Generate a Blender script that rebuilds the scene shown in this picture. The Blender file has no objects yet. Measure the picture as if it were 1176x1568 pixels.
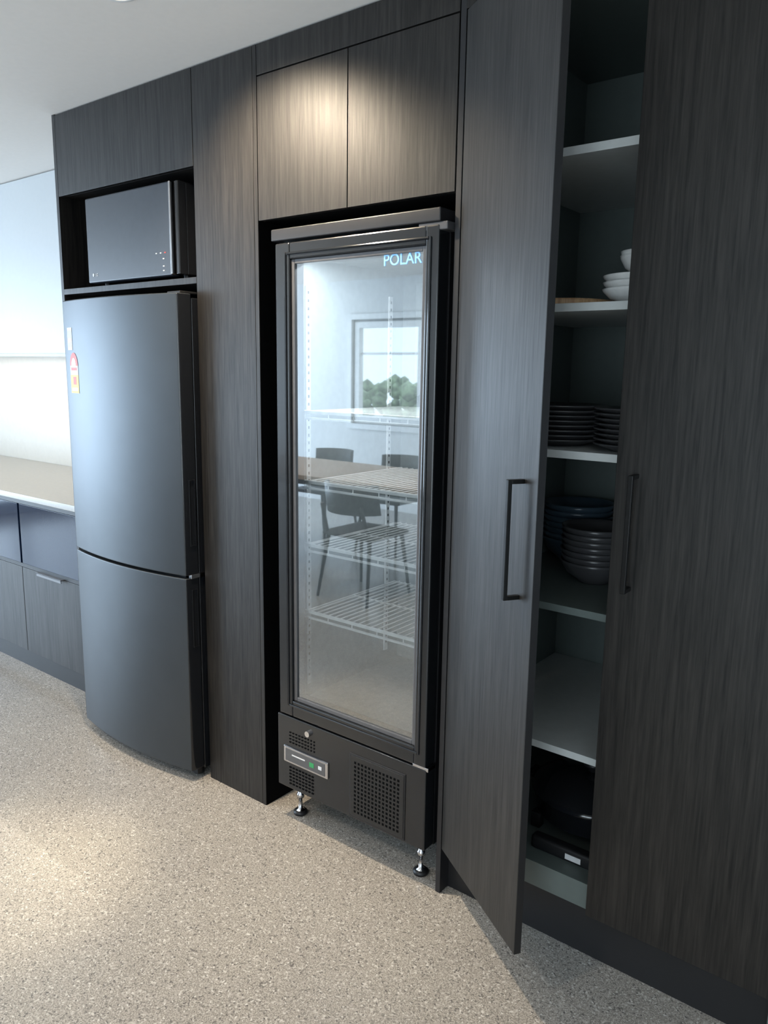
import bpy, bmesh, math, random
from mathutils import Vector, Matrix
random.seed(4)
sc=bpy.context.scene
sc.view_settings.view_transform='Standard'
COL=sc.collection
# ------------------------------------------------------------ materials
def newmat(n):
    m=bpy.data.materials.new(n); m.use_nodes=True
    nt=m.node_tree; b=nt.nodes['Principled BSDF']; return m,nt,b
def simple(n,c,rough=.5,metal=0,spec=.5,emit=None,es=0,coat=0,noise=0.06,nscale=40):
    m,nt,b=newmat(n)
    b.inputs['Roughness'].default_value=rough; b.inputs['Metallic'].default_value=metal
    b.inputs['Specular IOR Level'].default_value=spec; b.inputs['Coat Weight'].default_value=coat
    tc=nt.nodes.new('ShaderNodeTexCoord'); no=nt.nodes.new('ShaderNodeTexNoise'); no.inputs['Scale'].default_value=nscale
    nt.links.new(tc.outputs['Object'],no.inputs['Vector'])
    r=nt.nodes.new('ShaderNodeValToRGB')
    r.color_ramp.elements[0].position=.3; r.color_ramp.elements[1].position=.7
    r.color_ramp.elements[0].color=(*[x*(1-noise) for x in c],1); r.color_ramp.elements[1].color=(*[min(1,x*(1+noise)) for x in c],1)
    nt.links.new(no.outputs['Fac'],r.inputs['Fac']); nt.links.new(r.outputs['Color'],b.inputs['Base Color'])
    if emit: b.inputs['Emission Color'].default_value=(*emit,1); b.inputs['Emission Strength'].default_value=es
    return m
def wood(n,c0,c1,rough=.45,spec=.5,bump=.10):
    m,nt,b=newmat(n)
    tc=nt.nodes.new('ShaderNodeTexCoord')
    def nz(sc3,det,dis=0):
        mp=nt.nodes.new('ShaderNodeMapping'); mp.inputs['Scale'].default_value=sc3
        no=nt.nodes.new('ShaderNodeTexNoise'); no.inputs['Scale'].default_value=1; no.inputs['Detail'].default_value=det; no.inputs['Distortion'].default_value=dis
        nt.links.new(tc.outputs['Object'],mp.inputs['Vector']); nt.links.new(mp.outputs['Vector'],no.inputs['Vector']); return no
    a=nz((150,150,5.5),5,.4); c=nz((45,45,1.6),3,.3); f=nz((450,450,18),2)
    m1=nt.nodes.new('ShaderNodeMath'); m1.operation='MULTIPLY'; nt.links.new(a.outputs['Fac'],m1.inputs[0]); m1.inputs[1].default_value=.5
    m2=nt.nodes.new('ShaderNodeMath'); m2.operation='MULTIPLY_ADD'; nt.links.new(c.outputs['Fac'],m2.inputs[0]); m2.inputs[1].default_value=.3; nt.links.new(m1.outputs[0],m2.inputs[2])
    m3=nt.nodes.new('ShaderNodeMath'); m3.operation='MULTIPLY_ADD'; nt.links.new(f.outputs['Fac'],m3.inputs[0]); m3.inputs[1].default_value=.2; nt.links.new(m2.outputs[0],m3.inputs[2])
    r=nt.nodes.new('ShaderNodeValToRGB'); e=r.color_ramp.elements
    e[0].position=.38; e[0].color=(*c0,1); e[1].position=.64; e[1].color=(*c1,1)
    nt.links.new(m3.outputs[0],r.inputs['Fac']); nt.links.new(r.outputs['Color'],b.inputs['Base Color'])
    rr=nt.nodes.new('ShaderNodeMapRange'); rr.inputs[1].default_value=.38; rr.inputs[2].default_value=.62; rr.inputs[3].default_value=spec*.66; rr.inputs[4].default_value=spec*.95
    nt.links.new(m3.outputs[0],rr.inputs[0]); nt.links.new(rr.outputs[0],b.inputs['Specular IOR Level'])
    bp=nt.nodes.new('ShaderNodeBump'); bp.inputs['Strength'].default_value=bump; bp.inputs['Distance'].default_value=.002
    nt.links.new(m3.outputs[0],bp.inputs['Height']); nt.links.new(bp.outputs['Normal'],b.inputs['Normal'])
    b.inputs['Roughness'].default_value=rough
    return m
WOOD=wood('dark_oak_laminate',(.0062,.0056,.0053),(.0195,.0168,.0142))
WOODT=wood('table_oak',(.32,.22,.14),(.50,.36,.24))
PANEL=simple('charcoal_panel',(.008,.008,.0095),.5)
BLACK=simple('matte_black',(.006,.006,.007),.5)
HANDLE=simple('handle_black',(.004,.004,.004),.35,spec=.3)
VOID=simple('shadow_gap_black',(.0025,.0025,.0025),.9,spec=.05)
GLOSSB=simple('gloss_black',(.008,.009,.011),.12)
STEEL=simple('graphite_steel',(.066,.074,.082),.42,metal=.8,noise=.03,nscale=8)
CHROME=simple('chrome',(.6,.6,.62),.15,metal=1)
GREY=simple('display_grey_trim',(.10,.10,.105),.3,metal=.3)
CAP=simple('display_top_cap',(.018,.018,.02),.35)
FRAME=simple('display_frame_charcoal',(.010,.011,.0125),.22,coat=.15)
LINER=simple('fridge_liner',(.42,.45,.455),.4)
WIRE=simple('white_coated_wire',(.9,.9,.9),.3)
MWG=simple('microwave_glass',(.028,.034,.046),.34,coat=.0)
BGL=simple('drawer_glass_sky_blue',(.006,.014,.038),.1,spec=.2,noise=.0)  # blue of the reflected sky is put into the base colour
WHITE=simple('white_paint',(.78,.79,.79),.6,noise=.01)
CEIL=simple('ceiling_paint',(.88,.845,.805),.7,noise=.01)
UPPER=simple('white_laminate',(.53,.555,.57),.4,noise=.01)
STONE=simple('counter_stone',(.33,.32,.295),.3,noise=.05,nscale=60)
SPLASH=simple('splashback',(.52,.49,.43),.4,noise=.02)
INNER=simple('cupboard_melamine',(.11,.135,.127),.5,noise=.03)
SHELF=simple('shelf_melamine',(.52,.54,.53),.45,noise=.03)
PORC=simple('white_porcelain',(.8,.8,.78),.2)
DPLATE=simple('charcoal_stoneware',(.05,.05,.053),.3)
DBOWL=simple('blue_stoneware',(.05,.08,.11),.3)
BOARD=wood('board_wood',(.35,.2,.1),(.6,.4,.22))
YEL=simple('label_yellow',(.75,.50,.03),.5); RED=simple('label_red',(.65,.06,.03),.5); LBL=simple('label_white',(.6,.6,.6),.5)
GREEN=simple('green_lamp',(.02,.15,.05),.4,emit=(.05,.6,.2),es=.25)
SIGN=simple('sign_glow',(.2,.45,.8),.4,emit=(.25,.5,1),es=.5)
LAMP=simple('lamp_lens',(1,1,1),.4,emit=(1,.85,.65),es=12)
CHAIR=simple('chair_charcoal',(.035,.035,.037),.5)
LEAF=simple('hedge_leaf',(.22,.30,.18),.7,noise=.7,nscale=14)
GROUND=simple('outdoor_paving',(.4,.4,.38),.8)
def glassmat():
    m=bpy.data.materials.new('cabinet_glass'); m.use_nodes=True; nt=m.node_tree; nt.nodes.clear()
    o=nt.nodes.new('ShaderNodeOutputMaterial'); mx=nt.nodes.new('ShaderNodeMixShader'); t=nt.nodes.new('ShaderNodeBsdfTransparent'); g=nt.nodes.new('ShaderNodeBsdfGlossy')
    g.inputs['Roughness'].default_value=.02; g.inputs['Color'].default_value=(.95,.98,1,1); t.inputs['Color'].default_value=(.90,.94,.94,1)
    fr=nt.nodes.new('ShaderNodeFresnel'); fr.inputs['IOR'].default_value=1.6
    ma=nt.nodes.new('ShaderNodeMath'); ma.operation='MULTIPLY_ADD'; ma.inputs[1].default_value=1.4; ma.inputs[2].default_value=.22; ma.use_clamp=True
    nt.links.new(fr.outputs[0],ma.inputs[0]); nt.links.new(ma.outputs[0],mx.inputs[0]); nt.links.new(t.outputs[0],mx.inputs[1]); nt.links.new(g.outputs[0],mx.inputs[2]); nt.links.new(mx.outputs[0],o.inputs[0]); return m
GLASS=glassmat()
def floormat():
    m,nt,b=newmat('polished_concrete_floor')
    tc=nt.nodes.new('ShaderNodeTexCoord')
    v=nt.nodes.new('ShaderNodeTexVoronoi'); v.inputs['Scale'].default_value=230
    v2=nt.nodes.new('ShaderNodeTexVoronoi'); v2.inputs['Scale'].default_value=150
    n=nt.nodes.new('ShaderNodeTexNoise'); n.inputs['Scale'].default_value=2.2; n.inputs['Detail'].default_value=4
    n2=nt.nodes.new('ShaderNodeTexNoise'); n2.inputs['Scale'].default_value=280; n2.inputs['Detail'].default_value=3
    for x in (v,v2,n,n2): nt.links.new(tc.outputs['Object'],x.inputs['Vector'])
    bw=nt.nodes.new('ShaderNodeSeparateColor'); nt.links.new(v.outputs['Color'],bw.inputs[0])
    k=.86
    def c4(a,b_,c_): return (a*k,b_*k,c_*k*1.03,1)
    r=nt.nodes.new('ShaderNodeValToRGB'); el=r.color_ramp.elements
    el[0].position=0; el[0].color=c4(.14,.131,.118); el[1].position=1; el[1].color=c4(.70,.662,.588)
    for p,c in ((.2,(.27,.25,.217)),(.6,(.42,.388,.332)),(.85,(.52,.484,.42))):
        e=el.new(p); e.color=c4(*c)
    nt.links.new(bw.outputs[0],r.inputs['Fac'])
    r2=nt.nodes.new('ShaderNodeValToRGB'); e=r2.color_ramp.elements
    e[0].position=.42; e[0].color=c4(.26,.24,.206); e[1].position=.6; e[1].color=c4(.52,.482,.41)
    nt.links.new(n2.outputs['Fac'],r2.inputs['Fac'])
    bw2=nt.nodes.new('ShaderNodeSeparateColor'); nt.links.new(v2.outputs['Color'],bw2.inputs[0])
    st=nt.nodes.new('ShaderNodeMath'); st.operation='GREATER_THAN'; st.inputs[1].default_value=.5; nt.links.new(bw2.outputs[1],st.inputs[0])
    mx=nt.nodes.new('ShaderNodeMix'); mx.data_type='RGBA'; nt.links.new(st.outputs[0],mx.inputs[0]); nt.links.new(r2.outputs[0],mx.inputs[6]); nt.links.new(r.outputs[0],mx.inputs[7])
    r3=nt.nodes.new('ShaderNodeValToRGB'); e=r3.color_ramp.elements
    e[0].position=.3; e[0].color=(.88,.88,.90,1); e[1].position=.7; e[1].color=(1.0,1.0,1.0,1)
    nt.links.new(n.outputs['Fac'],r3.inputs['Fac'])
    mu=nt.nodes.new('ShaderNodeMix'); mu.data_type='RGBA'; mu.blend_type='MULTIPLY'; mu.inputs[0].default_value=1
    nt.links.new(mx.outputs[2],mu.inputs[6]); nt.links.new(r3.outputs[0],mu.inputs[7]); nt.links.new(mu.outputs[2],b.inputs['Base Color'])
    b.inputs['Roughness'].default_value=.22; b.inputs['Specular IOR Level'].default_value=.5
    return m
FLOOR=floormat()
# ------------------------------------------------------------ geometry helpers
def empty(n,loc=(0,0,0),rz=0):
    e=bpy.data.objects.new(n,None); e.location=loc; e.rotation_euler=(0,0,rz); COL.objects.link(e); return e
def mesh(n,bm,mat,par=None,smooth=False):
    me=bpy.data.meshes.new(n); bmesh.ops.recalc_face_normals(bm,faces=bm.faces); bm.to_mesh(me); bm.free()
    if smooth:
        for p in me.polygons: p.use_smooth=True
    for mm in (mat if isinstance(mat,(list,tuple)) else [mat]): me.materials.append(mm)
    o=bpy.data.objects.new(n,me); COL.objects.link(o)
    if par: o.parent=par
    return o
def addbox(bm,x0,x1,y0,y1,z0,z1):
    vs=[bm.verts.new((x,y,z)) for x in (x0,x1) for y in (y0,y1) for z in (z0,z1)]
    for f in ((0,1,3,2),(4,6,7,5),(0,4,5,1),(2,3,7,6),(0,2,6,4),(1,5,7,3)): bm.faces.new([vs[i] for i in f])
def box(n,x0,x1,y0,y1,z0,z1,mat,par=None,bev=0,seg=2):
    bm=bmesh.new(); addbox(bm,x0,x1,y0,y1,z0,z1)
    o=mesh(n,bm,mat,par)
    if bev:
        md=o.modifiers.new('b','BEVEL'); md.width=bev; md.segments=seg; md.limit_method='ANGLE'
        for p in o.data.polygons: p.use_smooth=True
        w=o.modifiers.new('w','WEIGHTED_NORMAL')
    return o
def boxes(n,lst,mat,par=None,bev=0):
    bm=bmesh.new()
    for b in lst: addbox(bm,*b)
    o=mesh(n,bm,mat,par)
    if bev: md=o.modifiers.new('b','BEVEL'); md.width=bev; md.segments=2
    return o
def addrod(bm,a,b,r,seg=8,r2=None):
    a=Vector(a); b=Vector(b); d=b-a; L=d.length; q=d.to_track_quat('Z','Y').to_matrix().to_4x4()
    bmesh.ops.create_cone(bm,cap_ends=True,segments=seg,radius1=r,radius2=r if r2 is None else r2,depth=L,matrix=Matrix.Translation((a+b)/2)@q)
def rods(n,lst,r,mat,par=None,seg=8):
    bm=bmesh.new()
    for l in lst: addrod(bm,l[0],l[1],l[2] if len(l)>2 else r,seg,l[3] if len(l)>3 else None)
    return mesh(n,bm,mat,par,False)
def lathe(bm,prof,cx,cy,z,seg=40,rotz=0):
    rings=[]
    for (r,h) in prof:
        if r<1e-5: rings.append([bm.verts.new((cx,cy,z+h))])
        else: rings.append([bm.verts.new((cx+r*math.cos(2*math.pi*i/seg),cy+r*math.sin(2*math.pi*i/seg),z+h)) for i in range(seg)])
    for a,b in zip(rings[:-1],rings[1:]):
        for i in range(seg):
            j=(i+1)%seg
            if len(a)==1 and len(b)==1: continue
            if len(a)==1: bm.faces.new((a[0],b[i],b[j]))
            elif len(b)==1: bm.faces.new((a[i],a[j],b[0]))
            else: bm.faces.new((a[i],a[j],b[j],b[i]))
# ------------------------------------------------------------ room shell
CH=2.5016; XL,XR,YB,YF=-8.0,1.6,-5.0,.82
box('floor',XL-.1,XR+.1,YB-.1,YF+.1,-.1,0,FLOOR)
box('ceiling',XL-.1,XR+.1,YB-.1,YF+.1,CH,CH+.1,CEIL)
box('wall_front',XL,XR,YF,YF+.1,0,CH,WHITE)
box('wall_right',XR,XR+.1,YB-.1,YF+.1,0,CH,WHITE)
wx0,wx1,wz0,wz1=-5.78,-4.68,.88,2.14
sx0_,sx1_=-.3,1.4  # extra opening in the unseen wall, added to light the pantry
boxes('wall_back',[(XL,wx0,YB-.1,YB,0,CH),(wx1,sx0_,YB-.1,YB,0,CH),(sx1_,XR,YB-.1,YB,0,CH),(wx0,wx1,YB-.1,YB,0,wz0),(wx0,wx1,YB-.1,YB,wz1,CH),(sx0_,sx1_,YB-.1,YB,0,.1),(sx0_,sx1_,YB-.1,YB,2.2,CH)],WHITE)
lz0,lz1,ly0,ly1=.1,2.25,-4.4,-.9
boxes('wall_left',[(XL-.1,XL,YB-.1,ly0,0,CH),(XL-.1,XL,ly1,YF+.1,0,CH),(XL-.1,XL,ly0,ly1,0,lz0),(XL-.1,XL,ly0,ly1,lz1,CH)],WHITE)
FR=simple('window_frame_white',(.85,.86,.86),.4)
FRD=simple('window_sash_dark',(.12,.13,.14),.4)
w=empty('window_1')
def wframe(n,t0,t1,ya,yb,mat):
    boxes(n,[(wx0+t0,wx0+t1,ya,yb,wz0+t0,wz1-t0),(wx1-t1,wx1-t0,ya,yb,wz0+t0,wz1-t0),(wx0+t1,wx1-t1,ya,yb,wz0+t0,wz0+t1),(wx0+t1,wx1-t1,ya,yb,wz1-t1,wz1-t0)],mat,w,.002)
wframe('frame',0,.06,YB-.08,YB+.03,FR); wframe('seal',.06,.085,YB-.07,YB-.01,FRD); wframe('sash',.085,.15,YB-.07,YB+.0,FR)
boxes('transom',[(wx0+.15,wx1-.15,YB-.05,YB-.03,1.70,1.725)],FR,w)
w=empty('window_2')
L=[(XL-.07,XL+.02,ly0,ly0+.06,lz0,lz1),(XL-.07,XL+.02,ly1-.06,ly1,lz0,lz1),(XL-.07,XL+.02,ly0+.06,ly1-.06,lz0,lz0+.06),(XL-.07,XL+.02,ly0+.06,ly1-.06,lz1-.06,lz1)]
for k in (1,2): 
    yy=ly0+(ly1-ly0)*k/3; L.append((XL-.06,XL+.01,yy-.03,yy+.03,lz0+.06,lz1-.06))
boxes('frame',L,GLOSSB,w,.003)
w=empty('added_fill_window')  # unseen window added so light reaches the pantry from front right
L=[(sx0_,sx0_+.06,YB-.07,YB+.02,.1,2.2),(sx1_-.06,sx1_,YB-.07,YB+.02,.1,2.2),(sx0_+.06,sx1_-.06,YB-.07,YB+.02,.1,.16),(sx0_+.06,sx1_-.06,YB-.07,YB+.02,2.14,2.2),(.52,.58,YB-.06,YB+.01,.16,2.14)]
boxes('frame',L,GLOSSB,w,.003)
box('ground_outside',-30,6,-25,6,-.25,-.15,GROUND)
bm=bmesh.new()
for i in range(260):
    c=Vector((random.uniform(-13,-5),random.uniform(-9.5,-8.8),random.uniform(0,1)*1.35))
    bmesh.ops.create_icosphere(bm,subdivisions=1,radius=random.uniform(.08,.22),matrix=Matrix.Translation(c))
mesh('garden_hedge',bm,LEAF,None,True)
# ------------------------------------------------------------ tall cabinetry
C=empty('tall_storage_cabinet')
X0,X1,X2,X3,X3b,X4,X5=-3.0235,-2.1865,-1.8784,-1.1472,-1.131,-.678,-.235
D=.70
zN,zT,zS=1.9932,2.1979,1.8437
g=.0015
box('panel_end',X0-.018,X0,0,D+.1,0,CH,WOOD,C)
box('panel_over_niche',X0+g,X1-g,0,.018,zT,CH-.004,WOOD,C,.0008)
box('pillar_front',X1+g,X2-.019,0,.018,.0,CH-.004,WOOD,C,.0008)
box('pillar_side_left',X1,X1+.017,.019,D+.1,0,CH,WOOD,C)
box('pillar_edge',X2-.017,X2-.001,0,.018,0,CH-.004,WOOD,C)
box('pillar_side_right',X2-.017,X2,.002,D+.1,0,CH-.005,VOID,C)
box('niche_top',X0,X1,.019,D,zT,zT+.017,WOOD,C)
box('niche_shelf',X0,X1,.0,D,1.822,zS,WOOD,C,.001)
box('niche_back',X0,X1,.52,.535,zS,zT,WOOD,C)
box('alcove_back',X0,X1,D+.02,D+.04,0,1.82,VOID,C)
mid=(X2+X3)/2
box('upper_door_l',X2+.002,mid-.0015,0,.018,zN,2.4075,WOOD,C,.001)
box('upper_door_r',mid+.0015,X3-.004,0,.018,zN,2.4075,WOOD,C,.001)
box('bulkhead',X2+.001,X3-.003,0,.018,2.4115,CH-.004,WOOD,C,.0008)
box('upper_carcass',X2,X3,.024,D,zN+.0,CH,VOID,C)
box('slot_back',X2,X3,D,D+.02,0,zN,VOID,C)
box('slot_side_right',X3,X3b,0,D+.1,0,CH-.004,PANEL,C,.0008)
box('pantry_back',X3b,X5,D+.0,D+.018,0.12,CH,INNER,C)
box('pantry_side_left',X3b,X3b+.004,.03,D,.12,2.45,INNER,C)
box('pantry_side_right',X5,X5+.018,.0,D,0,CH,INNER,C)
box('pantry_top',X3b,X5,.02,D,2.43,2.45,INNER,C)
box('pantry_header',X3b,1.5,0,.018,2.4115,CH-.004,WOOD,C)
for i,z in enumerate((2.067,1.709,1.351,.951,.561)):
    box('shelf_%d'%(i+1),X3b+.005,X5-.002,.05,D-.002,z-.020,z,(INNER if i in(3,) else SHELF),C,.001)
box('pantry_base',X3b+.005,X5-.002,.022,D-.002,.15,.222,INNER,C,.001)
box('kickboard',X3b,1.5,.045,.06,0,.15,BLACK,C)
box('pantry_door_right',X4,X5-.002,0,.019,.15,2.4075,WOOD,C,.001)
box('tall_door_far_right',X5+.001,X5+.45,0,.019,.15,2.4075,WOOD,C,.001)
box('tall_door_far_right_b',X5+.453,1.5,0,.019,.15,2.4075,WOOD,C,.001)
def handle(n,x,par,z0=1.038,z1=1.316,y=-.036):
    boxes(n,[(x-.006,x+.006,y-.005,y+.005,z0,z1),(x-.006,x+.006,y+.004,0,z0,z0+.010),(x-.006,x+.006,y+.004,0,z1-.010,z1)],HANDLE,par,.0012)
handle('handle_right',-.628,C)
dr=empty('pantry_door',(X3b+.004,-.002,0),-math.atan2(.240,.371)); dr.parent=C
W=.443
box('leaf',0,W,0,.019,.15,2.4075,WOOD,dr,.001)
box('leaf_edge',W,W+.0008,.0005,.0185,.151,2.4065,BLACK,dr)
handle('handle_left',W-.062,dr,1.030,1.308)
rods('hinge_pin',[((.004,.018,.5),(.004,.018,.56)),((.004,.018,2.0),(.004,.018,2.06))],.008,CHROME,dr)
# ------------------------------------------------------------ base + upper cabinet left
B=empty('base_cabinet')
bx1=X0-.0185; bx0=-6.2; by=.10
box('carcass',bx0,bx1,by+.02,.81,.10,.885,PANEL,B)
box('kick',bx0,bx1,by+.03,by+.05,0,.10,BLACK,B)
box('countertop',bx0,bx1,by-.015,.815,.892,.922,STONE,B,.003)
xs=[-3.0425,-3.734,-4.43,-5.12,-5.8]
for a,b in zip(xs[:-1],xs[1:]):
    box('glass_drawer_%d'%int(-b*10),b+.008,a-.008,by,by+.018,.565,.868,BGL,B,.002)
    box('door_%d'%int(-b*10),b+.002,a-.002,by,by+.018,.105,.545,WOOD,B,.001)
    boxes('edge_pull_%d'%int(-b*10),[(a-.52,a-.30,by-.018,by+.004,.545,.549),(a-.52,a-.30,by-.018,by-.015,.533,.547)],GREY,B)
box('rail',bx0,bx1,by+.002,by+.019,.546,.5645,BLACK,B); box('rail_top',bx0,bx1,by+.002,by+.019,.869,.891,BLACK,B)
box('splashback',bx0,bx1,.8155,.8195,.922,1.596,SPLASH,B)
U=empty('wall_mounted_cupboard')
box('carcass',bx0,bx1,.47,.815,1.61,CH,UPPER,U)
box('bottom_panel',bx0,bx1,.455,.815,1.596,1.61,GREY,U)
box('light_pelmet',bx0,bx1,.452,.456,1.585,1.60,GREY,U)
for a,b in zip((-3.0425,-4.75),(-4.75,-6.19)): box('door_%d'%int(-a),b+.002,a-.002,.45,.469,1.602,CH-.006,UPPER,U,.001)
box('led_strip',bx0+.1,bx1-.06,.60,.615,1.590,1.5955,LAMP,U)
# ------------------------------------------------------------ refrigerator
R=empty('refrigerator')
rx0,rx1=-2.925,-2.203; xc=(rx0+rx1)/2; hw=(rx1-rx0)/2
def curvey(x): 
    u=(x-xc)/hw; return -.068-.040*(1-u*u)
def fdoor(n,z0,z1):
    bm=bmesh.new(); N=24
    pts=[]
    for i in range(N+1):
        x=rx0+.004+(rx1-rx0-.008)*i/N; pts.append((x,curvey(x)))
    pts=[(rx0,-.055)]+pts+[(rx1,-.055),(rx1,-.012),(rx0,-.012)]
    lo=[bm.verts.new((x,y,z0)) for x,y in pts]; hi=[bm.verts.new((x,y,z1)) for x,y in pts]
    n_=len(pts)
    for i in range(n_): bm.faces.new((lo[i],lo[(i+1)%n_],hi[(i+1)%n_],hi[i]))
    bm.faces.new(lo); bm.faces.new(hi[::-1])
    o=mesh(n,bm,[STEEL,GLOSSB],R)
    for p in o.data.polygons:
        c=p.center
        if p.normal.x>.7 and abs(c.x-rx1)<.003 and c.y>-.063: p.material_index=1
        if p.normal.y>.5: p.material_index=1
    md=o.modifiers.new('b','BEVEL'); md.width=.004; md.segments=3; md.limit_method='ANGLE'; md.angle_limit=math.radians(35)
    for p in o.data.polygons: p.use_smooth=True
    o.modifiers.new('w','WEIGHTED_NORMAL')
    return o
fdoor('door_upper',.803,1.788); fdoor('door_lower',.045,.793)
box('body',rx0+.004,rx1-.002,-.010,.62,.035,1.775,GLOSSB,R,.004)
box('gasket',rx0+.01,rx1-.01,-.05,-.012,.79,.806,BLACK,R)
box('top_hinge',rx1-.08,rx1-.01,-.05,.03,1.788,1.796,BLACK,R,.002)
for z0,z1,nm in ((.91,1.15,'grip_upper'),(.53,.75,'grip_lower')):
    boxes(nm,[(rx1,rx1+.004,-.048,-.044,z0,z1),(rx1,rx1+.004,-.026,-.022,z0,z1),(rx1,rx1+.004,-.044,-.026,z1-.004,z1),(rx1,rx1+.004,-.044,-.026,z0,z0+.004)],GLOSSB,R,.001)
box('mid_hinge',rx1-.03,rx1+.004,-.05,.01,.790,.806,CHROME,R,.002)
rods('foot',[((rx0+.05,.0,0),(rx0+.05,.0,.036)),((rx1-.05,.0,0),(rx1-.05,.0,.036)),((rx0+.05,.55,0),(rx0+.05,.55,.036)),((rx1-.05,.55,0),(rx1-.05,.55,.036))],.02,BLACK,R,12)
box('plinth_grille',rx0+.02,rx1-.02,-.03,-.01,.012,.045,BLACK,R)
def decal(n,x0,x1,z0,z1,mat,off=.001):
    bm=bmesh.new(); N=5; a=[];b=[]
    for i in range(N+1):
        x=x0+(x1-x0)*i/N; y=curvey(x)-off; a.append(bm.verts.new((x,y,z0))); b.append(bm.verts.new((x,y,z1)))
    for i in range(N): bm.faces.new((a[i],a[i+1],b[i+1],b[i]))
    return mesh(n,bm,mat,R)
decal('sticker_small',-2.885,-2.84,1.60,1.685,LBL)
decal('sticker_print',-2.878,-2.847,1.61,1.63,GREY,.0014); decal('sticker_print_b',-2.878,-2.847,1.645,1.675,GREY,.0014)
decal('energy_label',-2.872,-2.797,1.435,1.505,YEL)
decal('energy_label_mid',-2.872,-2.797,1.505,1.54,LBL)
decal('energy_label_stars',-2.862,-2.807,1.522,1.533,RED,.0014)
decal('energy_label_print',-2.862,-2.807,1.443,1.456,LBL,.0014);decal('energy_label_print2',-2.847,-2.817,1.468,1.498,RED,.0014)
for nm,r1,r2,mt,of in (('energy_label_arc',.0375,.050,RED,.0012),('energy_label_inner',.022,.030,LBL,.0018)):
    bm=bmesh.new(); N=14; cx=-2.8345; cen=bm.verts.new((cx,curvey(cx)-of,1.54)); ar=[]
    for i in range(N+1):
        a=math.pi*i/N; x=cx+r1*math.cos(a); ar.append(bm.verts.new((x,curvey(x)-of,1.54+r2*math.sin(a))))
    for i in range(N): bm.faces.new((cen,ar[i],ar[i+1]))
    mesh(nm,bm,mt,R)
# ------------------------------------------------------------ microwave
M=empty('microwave_oven')
mz0,mz1=zS+.014,2.166
box('body',-2.835,-2.275,.035,.42,mz0,mz1,GLOSSB,M,.006)
box('front_glass',-2.838,-2.315,-.002,.036,mz0-.002,mz1+.002,MWG,M,.006,3)
box('handle_strip',-2.312,-2.302,-.012,.036,mz0,mz1,CHROME,M,.004)
box('side_trim',-2.295,-2.273,.0,.036,mz0,mz1,GLOSSB,M,.004)
for i,(x,z) in enumerate(((-2.40,1.935),(-2.375,1.935),(-2.35,1.935),(-2.36,1.915),(-2.36,1.875),(-2.36,1.89))):
    box('icon_%d'%i,x-.004,x+.004,-.0032,-.002,z-.002,z+.002,RED if i==2 else LBL,M)
bm=bmesh.new(); bmesh.ops.create_circle(bm,cap_ends=True,segments=20,radius=.006,matrix=Matrix.Translation((-2.80,-.0035,1.885))@Matrix.Rotation(math.pi/2,4,'X')); mesh('badge',bm,LBL,M)
boxes('badge_letters',[(-2.788,-2.786,-.0032,-.002,1.880,1.890),(-2.786,-2.781,-.0032,-.002,1.880,1.882),(-2.778,-2.776,-.0032,-.002,1.880,1.890),(-2.776,-2.770,-.0032,-.002,1.888,1.890),(-2.776,-2.770,-.0032,-.002,1.880,1.882)],LBL,M)
for i,x in enumerate((-2.80,-2.31)): 
    for j,y in enumerate((.06,.38)): rods('foot_%d%d'%(i,j),[((x,y,zS),(x,y,mz0+.002))],.012,BLACK,M,12)
# ------------------------------------------------------------ display refrigerator
P=empty('glass_door_display_fridge')
px0,px1=-1.795,-1.178; py=.03; pb=.64
th=.035
boxes('shell',[(px0,px0+th,py,pb,.126,1.95),(px1-th,px1,py,pb,.126,1.95),(px0+th,px1-th,pb-th,pb,.126,1.95),(px0+th,px1-th,py,pb-th,1.885,1.95),(px0+th,px1-th,py,pb-th,.126,.42)],BLACK,P)
e_=.002
boxes('liner',[(px0+th,px0+th+e_,py+.01,pb-th,.42,1.885),(px1-th-e_,px1-th,py+.01,pb-th,.42,1.885),(px0+th,px1-th,pb-th-e_,pb-th,.42,1.885),(px0+th,px1-th,py+.01,pb-th,.42,.422),(px0+th,px1-th,py+.01,pb-th,1.883,1.885)],LINER,P)
box('top_cap',px0-.002,px1+.002,-.025,py+.06,1.921,1.956,CAP,P,.004)
dx0,dx1,dz0,dz1=-1.782,-1.180,.397,1.914
gx0,gx1,gz0,gz1=-1.722,-1.222,.452,1.866
y0,y1=-.022,.026
boxes('door_frame',[(dx0,gx0,y0,y1,dz0,dz1),(gx1,dx1,y0,y1,dz0,dz1),(gx0,gx1,y0,y1,dz0,gz0),(gx0,gx1,y0,y1,gz1,dz1)],FRAME,P,.004)
s=.014
boxes('door_bead',[(gx0-.02,gx0-.012,y0-.004,y0+.01,gz0-.02,gz1+.02),(gx1+.012,gx1+.02,y0-.004,y0+.01,gz0-.02,gz1+.02),(gx0-.012,gx1+.012,y0-.004,y0+.01,gz0-.02,gz0-.012),(gx0-.012,gx1+.012,y0-.004,y0+.01,gz1+.012,gz1+.02)],GLOSSB,P,.003)
boxes('glazing_bead',[(gx0,gx0+s,y0+.008,y1,gz0,gz1),(gx1-s,gx1,y0+.008,y1,gz0,gz1),(gx0+s,gx1-s,y0+.008,y1,gz0,gz0+s),(gx0+s,gx1-s,y0+.008,y1,gz1-s,gz1)],GREY,P,.002)
bm=bmesh.new(); v=[bm.verts.new(c) for c in ((gx0+s,-.008,gz0+s),(gx1-s,-.008,gz0+s),(gx1-s,-.008,gz1-s),(gx0+s,-.008,gz1-s))]; bm.faces.new(v); mesh('glass_pane',bm,GLASS,P)
box('top_hinge',px1-.07,px1+.022,-.02,.03,1.90,1.921,GREY,P,.003)
box('lower_panel',px0,px1,-.020,py,.128,.390,FRAME,P,.004)
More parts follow.
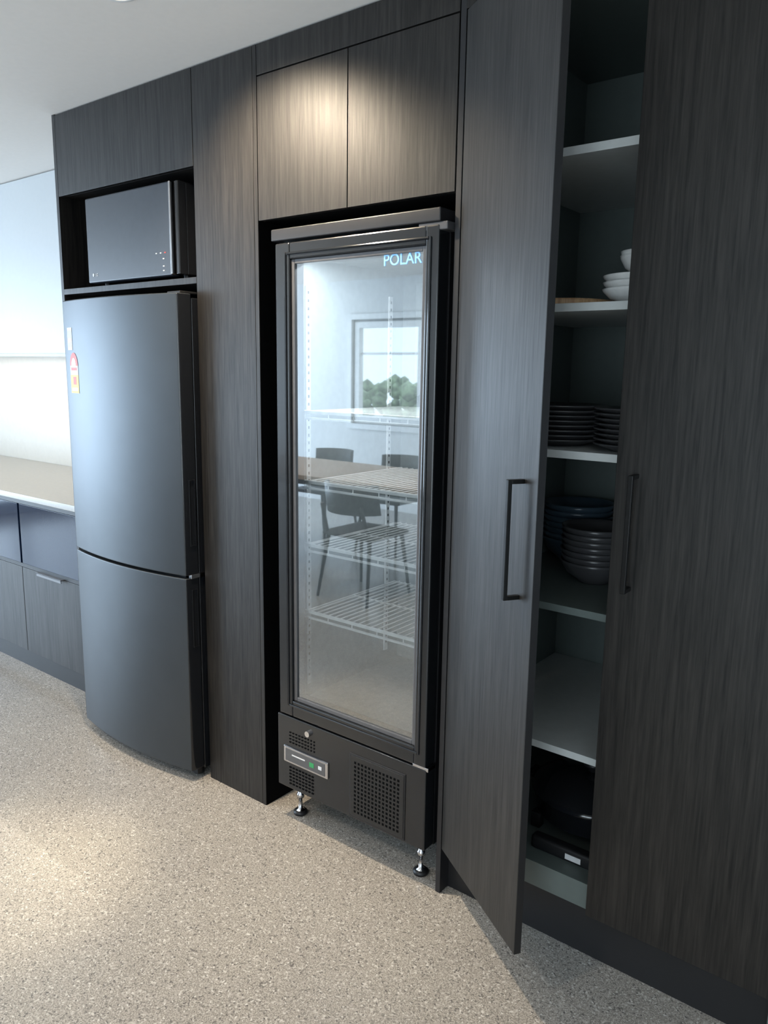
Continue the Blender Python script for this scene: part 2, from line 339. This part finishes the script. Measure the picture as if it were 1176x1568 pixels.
rods('lock',[((-1.649,-.019,.358),(-1.649,-.030,.358))],.010,CHROME,P,20)
boxes('control_surround',[(-1.762,-1.560,-.026,-.019,.226,.284)],CHROME,P,.003)
box('control_screen',-1.752,-1.572,-.0275,-.0255,.233,.277,GREY,P,.002)
box('control_green',-1.640,-1.620,-.0285,-.0270,.246,.262,GREEN,P); box('control_marks',-1.72,-1.66,-.0285,-.027,.258,.262,LBL,P);box('control_marks_b',-1.60,-1.585,-.0285,-.027,.25,.262,LBL,P)
def perf(n,x0,x1,z0,z1,nx,nz,w,h,y=-.0215,mat=VOID):
    L=[]
    for i in range(nx):
        for j in range(nz):
            x=x0+(x1-x0)*i/(nx-1); z=z0+(z1-z0)*j/(nz-1); L.append((x-w/2,x+w/2,y,-.015,z-h/2,z+h/2))
    return boxes(n,L,mat,P)
perf('vent_upper',-1.735,-1.665,.300,.335,6,4,.008,.004)
perf('vent_upper_b',-1.652,-1.625,.300,.335,3,4,.005,.005)
perf('vent_lower',-1.735,-1.632,.148,.208,8,6,.009,.005)
box('grille_frame',-1.470,-1.250,-.0225,-.019,.135,.352,BLACK,P,.001)
box('grille_plate',-1.465,-1.255,-.0240,-.0215,.140,.347,FRAME,P,.001)
perf('grille_perforations',-1.445,-1.275,.158,.325,13,13,.0075,.0075,-.0246)
boxes('side_hinge_low',[(px1-.05,px1+.006,-.018,.02,.385,.397)],CHROME,P,.001)
for i,(x,y) in enumerate(((-1.752,.045),(-1.232,.045),(-1.752,.58),(-1.232,.58))):
    bm=bmesh.new(); lathe(bm,[(0,0),(.020,0),(.022,.006),(.018,.014),(.007,.018),(.007,.06),(.013,.062),(.013,.075),(.009,.08),(.009,.128),(0,.128)],x,y,0,20); mesh('levelling_foot_%d'%i,bm,CHROME if i<2 else BLACK,P,True)
    bm=bmesh.new(); lathe(bm,[(0,0.0),(.024,0),(.025,.008),(.018,.0145),(0,.0145)],x,y,.0,20); mesh('foot_pad_%d'%i,bm,BLACK,P,True)
L=[];H=[]
for x,sx in ((px0+th+.004,1),(px1-th-.004,-1)):
    for y in (.09,.52):
        L.append((min(x,x+sx*.006),max(x,x+sx*.006),y-.010,y+.010,.47,1.80))
        z=.5
        while z<1.78: H.append((x+sx*.0055-.001,x+sx*.0055+.0015,y-.003,y+.003,z,z+.009)); z+=.025
boxes('pilasters',L,WIRE,P); boxes('pilaster_slots',H,GREY,P)
for i,z in enumerate((1.408,1.182,.972,.742)):
    sx0,sx1,sy0,sy1=px0+th+.016,px1-th-.016,.065,.56; L=[]
    for y in (sy0,sy1,(sy0+sy1)/2): L.append(((sx0,y,z-.004),(sx1,y,z-.004),.0038))
    L.append(((sx0,sy0,z+.0),(sx1,sy0,z+.0),.0045)); L.append(((sx0,sy0,z-.022),(sx1,sy0,z-.022),.0045))
    for x in (sx0,sx1): L.append(((x,sy0,z-.004),(x,sy1,z-.004),.004)); L.append(((x,sy0,z-.022),(x,sy0,z),.004))
    n=20
    for k in range(1,n): 
        x=sx0+(sx1-sx0)*k/n; L.append(((x,sy0,z+.001),(x,sy1,z+.001),.0030)); 
        if k%4==0: L.append(((x,sy0,z-.022),(x,sy0,z),.002))
    for k in (0,1):
        for yy in (.09,.52):
            xx=sx0-.008 if k==0 else sx1+.008; L.append(((xx,yy-.012,z-.008),(xx,yy+.012,z-.008),.004))
    rods('wire_shelf_%d'%(i+1),L,.003,WIRE,P,6)
boxes('evaporator_cover',[(px0+.12,px1-.12,.56,.60,1.45,1.85)],LINER,P,.006)
perf2=[]
for i in range(5):
    for j in range(6): perf2.append((-1.34+i*.016,-1.33+i*.016,.558,.5605,1.62+j*.03,1.63+j*.03))
boxes('evaporator_slots',perf2,BLACK,P)
tx=bpy.data.curves.new('sign','FONT'); tx.body='POLAR'; tx.size=.042; tx.extrude=.0005; tx.offset=.0003
o=bpy.data.objects.new('brand_sign',tx); o.location=(-1.372,-.0095,1.824); o.rotation_euler=(math.pi/2,0,0); tx.materials.append(SIGN); COL.objects.link(o); o.parent=P
# ------------------------------------------------------------ crockery
def stack(n,cx,cy,z,prof,cnt,pitch,mat):
    bm=bmesh.new()
    for i in range(cnt): lathe(bm,prof,cx+random.uniform(-.002,.002),cy+random.uniform(-.002,.002),z+i*pitch)
    return mesh(n,bm,mat,None,True)
def plate(r): return [(0,.0),(r*.6,.0),(r*.62,.004),(r*.97,.016),(r,.018),(r*.985,.0205),(r*.62,.0085),(0,.007)]
def bowl(r,h): return [(0,0),(r*.45,0),(r*.48,.006),(r*.8,h*.42),(r*.97,h*.85),(r,h),(r*.965,h),(r*.93,h*.83),(r*.76,h*.45),(r*.4,.012),(0,.010)]
stack('dinner_plate_stack',-.93,.21,1.3515,plate(.13),8,.0125,DPLATE)
stack('dinner_plate_stack.001',-.695,.16,1.3515,plate(.105),8,.0125,DPLATE)
stack('serving_bowl_stack',-.715,.20,1.7095,bowl(.10,.038),3,.016,PORC)
stack('porcelain_bowl_stack',-.705,.19,1.7755,bowl(.068,.05),2,.01,PORC)
stack('cereal_bowl_stack',-1.0,.54,.9515,bowl(.11,.08),7,.018,DBOWL)
stack('noodle_bowl_stack',-.85,.33,.9515,bowl(.098,.065),7,.0165,DPLATE)
bm=bmesh.new(); lathe(bm,[(0,0),(.145,0),(.15,.004),(.15,.014),(.146,.018),(0,.018)],-.955,.235,1.7095,48); mesh('serving_board',bm,BOARD)
E=empty('electric_frying_pan')
bm=bmesh.new(); lathe(bm,[(0,.03),(.13,.03),(.16,.045),(.17,.11),(.178,.112),(.165,.12),(.12,.15),(.03,.165),(0,.165)],-.80,.30,.2225,40); mesh('pan_and_lid',bm,GLOSSB,E,True)
bm=bmesh.new(); lathe(bm,[(0,0),(.012,0),(.012,.015),(.028,.02),(.028,.032),(0,.036)],-.80,.30,.386,24); mesh('lid_knob',bm,BLACK,E,True)
boxes('legs',[(-.93,-.90,.17,.20,.2225,.27),(-.70,-.67,.17,.20,.2225,.27),(-.93,-.90,.39,.42,.2225,.27),(-.70,-.67,.39,.42,.2225,.27)],BLACK,E,.004)
boxes('side_handle',[(-1.0,-.96,.27,.33,.315,.33),(-.64,-.60,.27,.33,.315,.33)],BLACK,E,.004)
T=empty('sandwich_press')
box('base_plate',-.88,-.62,.075,.11,.2225,.262,BLACK,T,.008); box('label',-.775,-.73,.0735,.0752,.232,.248,LBL,T)
# ------------------------------------------------------------ dining set (behind camera, seen in the glass)
DT=empty('dining_table')
box('top',-5.3,-2.7,-3.35,-2.45,.715,.75,WOODT,DT,.004)
for i,(x,y) in enumerate(((-5.15,-3.2),(-2.85,-3.2),(-5.15,-2.6),(-2.85,-2.6))): rods('leg_%d'%(i+1),[((x,y,0),(x,y,.715),.02,.032)],.03,BLACK,DT,16)
boxes('apron',[(-5.1,-2.9,-3.2,-3.18,.65,.715),(-5.1,-2.9,-2.62,-2.6,.65,.715)],BLACK,DT)
def chair(x,y,rz):
    Q=empty('dining_chair',(x,y,0),rz)
    box('seat',-.22,.22,-.21,.21,.43,.46,CHAIR,Q,.02,3)
    L=[]
    for sx in (-1,1):
        L.append(((sx*.22,-.22,0),(sx*.18,-.17,.435),.010,.016)); L.append(((sx*.22,.25,0),(sx*.18,.18,.435),.010,.016)); L.append(((sx*.18,.19,.44),(sx*.17,.26,.66),.013))
    rods('legs',L,.013,CHAIR,Q,10)
    bm=bmesh.new(); N=12; rr=[]
    for k,(zz,off) in enumerate(((.60,0),(.70,.02),(.80,.03))):
        rr.append([(bm.verts.new((.24*math.sin(a),.05+.22*math.cos(a)+off,zz))) for a in [(-1.25+2.5*i/N) for i in range(N+1)]])
    for a,b in zip(rr[:-1],rr[1:]):
        for i in range(N): bm.faces.new((a[i],a[i+1],b[i+1],b[i]))
    o=mesh('backrest',bm,CHAIR,Q,True); md=o.modifiers.new('s','SOLIDIFY'); md.thickness=.02
for x in (-4.55,-3.3): chair(x,-2.3,0)
for x in (-4.8,-4.0,-3.2): chair(x,-3.5,math.pi)
# ------------------------------------------------------------ lights
def spot(x,y,p,size=100,col=(1,.82,.6),blend=.8,aim=None,soft=.04):
    D_=empty('recessed_downlight',(x,y,CH))  # fitting also used for the added fill and floor-pool spots
    bm=bmesh.new(); lathe(bm,[(.040,-.001),(.042,-.006),(.052,-.006),(.055,0)],0,0,0,32); mesh('trim_ring',bm,WHITE,D_,True)
    bm=bmesh.new(); bmesh.ops.create_circle(bm,cap_ends=True,segments=24,radius=.040); o=mesh('lens',bm,LAMP,D_); o.location=(0,0,-.0012)
    l=bpy.data.lights.new('beam','SPOT'); l.energy=p; l.spot_size=math.radians(size); l.spot_blend=blend; l.color=col; l.shadow_soft_size=soft
    o=bpy.data.objects.new('beam',l); o.location=(0,0,-.012); COL.objects.link(o); o.parent=D_
    if aim: o.rotation_euler=(Vector(aim)-Vector((x,y,CH))).to_track_quat('-Z','Y').to_euler()
WC=(1,.83,.62)
spot(-1.93,-.44,215,112,WC,1.0,(-1.75,0,1.6)); spot(-2.20,-.78,220,24,(1,.85,.60),1.0)  # second, narrow beam is added to imitate the floor glare
for x,y,p in ((-2.75,-.75,42),(-4.0,-.75,42),(-.2,-2.3,12),(-1.5,-2.1,80),(-3.1,-1.9,75),(-4.8,-2.9,65),(-6.4,-2.6,45)): spot(x,y,p,130,(1,.9,.78))  # further unseen downlights, mostly added as general room fill
def area(n,loc,rot,sx,sy,p,col):
    l=bpy.data.lights.new(n,'AREA'); l.shape='RECTANGLE'; l.size=sx; l.size_y=sy; l.energy=p; l.color=col
    o=bpy.data.objects.new(n,l); o.location=loc; o.rotation_euler=rot; COL.objects.link(o); return o
area('window_daylight',(XL-.12,(ly0+ly1)/2,(lz0+lz1)/2),(0,-math.pi/2,0),2.1,3.4,360,(.62,.80,1))
area('added_pantry_fill',((sx0_+sx1_)/2,YB-.12,1.15),(math.pi/2,0,0),1.6,2.0,75,(.78,.91,1))  # added fill behind the extra opening, brightens the pantry
a=area('under_cupboard_led',(-4.4,.61,1.588),(0,0,0),2.6,.02,6,(1,.86,.66)); a.parent=U
a=area('added_interior_fill',(-1.49,.08,1.88),(0,0,0),.4,.03,3.2,(.9,.96,1)); a.parent=P  # added fill inside the display fridge so the wire shelves show
w=bpy.data.worlds.new('sky'); sc.world=w; w.use_nodes=True
bg=w.node_tree.nodes['Background']; bg.inputs[0].default_value=(.72,.87,1,1); bg.inputs[1].default_value=3.4
# ------------------------------------------------------------ camera
f,p,r,yw,hc=1184.09,.1824,.015,.662,1.5441
fw=Vector((-math.sin(yw)*math.cos(p),math.cos(yw)*math.cos(p),-math.sin(p))); rt=Vector((math.cos(yw),math.sin(yw),0)); dn=fw.cross(rt)
R_=rt*math.cos(r)-dn*math.sin(r); D_=rt*math.sin(r)+dn*math.cos(r)
cd=bpy.data.cameras.new('camera'); cam=bpy.data.objects.new('camera',cd); COL.objects.link(cam)
m=Matrix((R_,-D_,-fw)).transposed().to_4x4(); m.translation=(0,-1.75,hc); cam.matrix_world=m
cd.sensor_fit='VERTICAL'; cd.sensor_height=24; cd.lens=24*f/1568; cd.clip_start=.02
sc.camera=cam
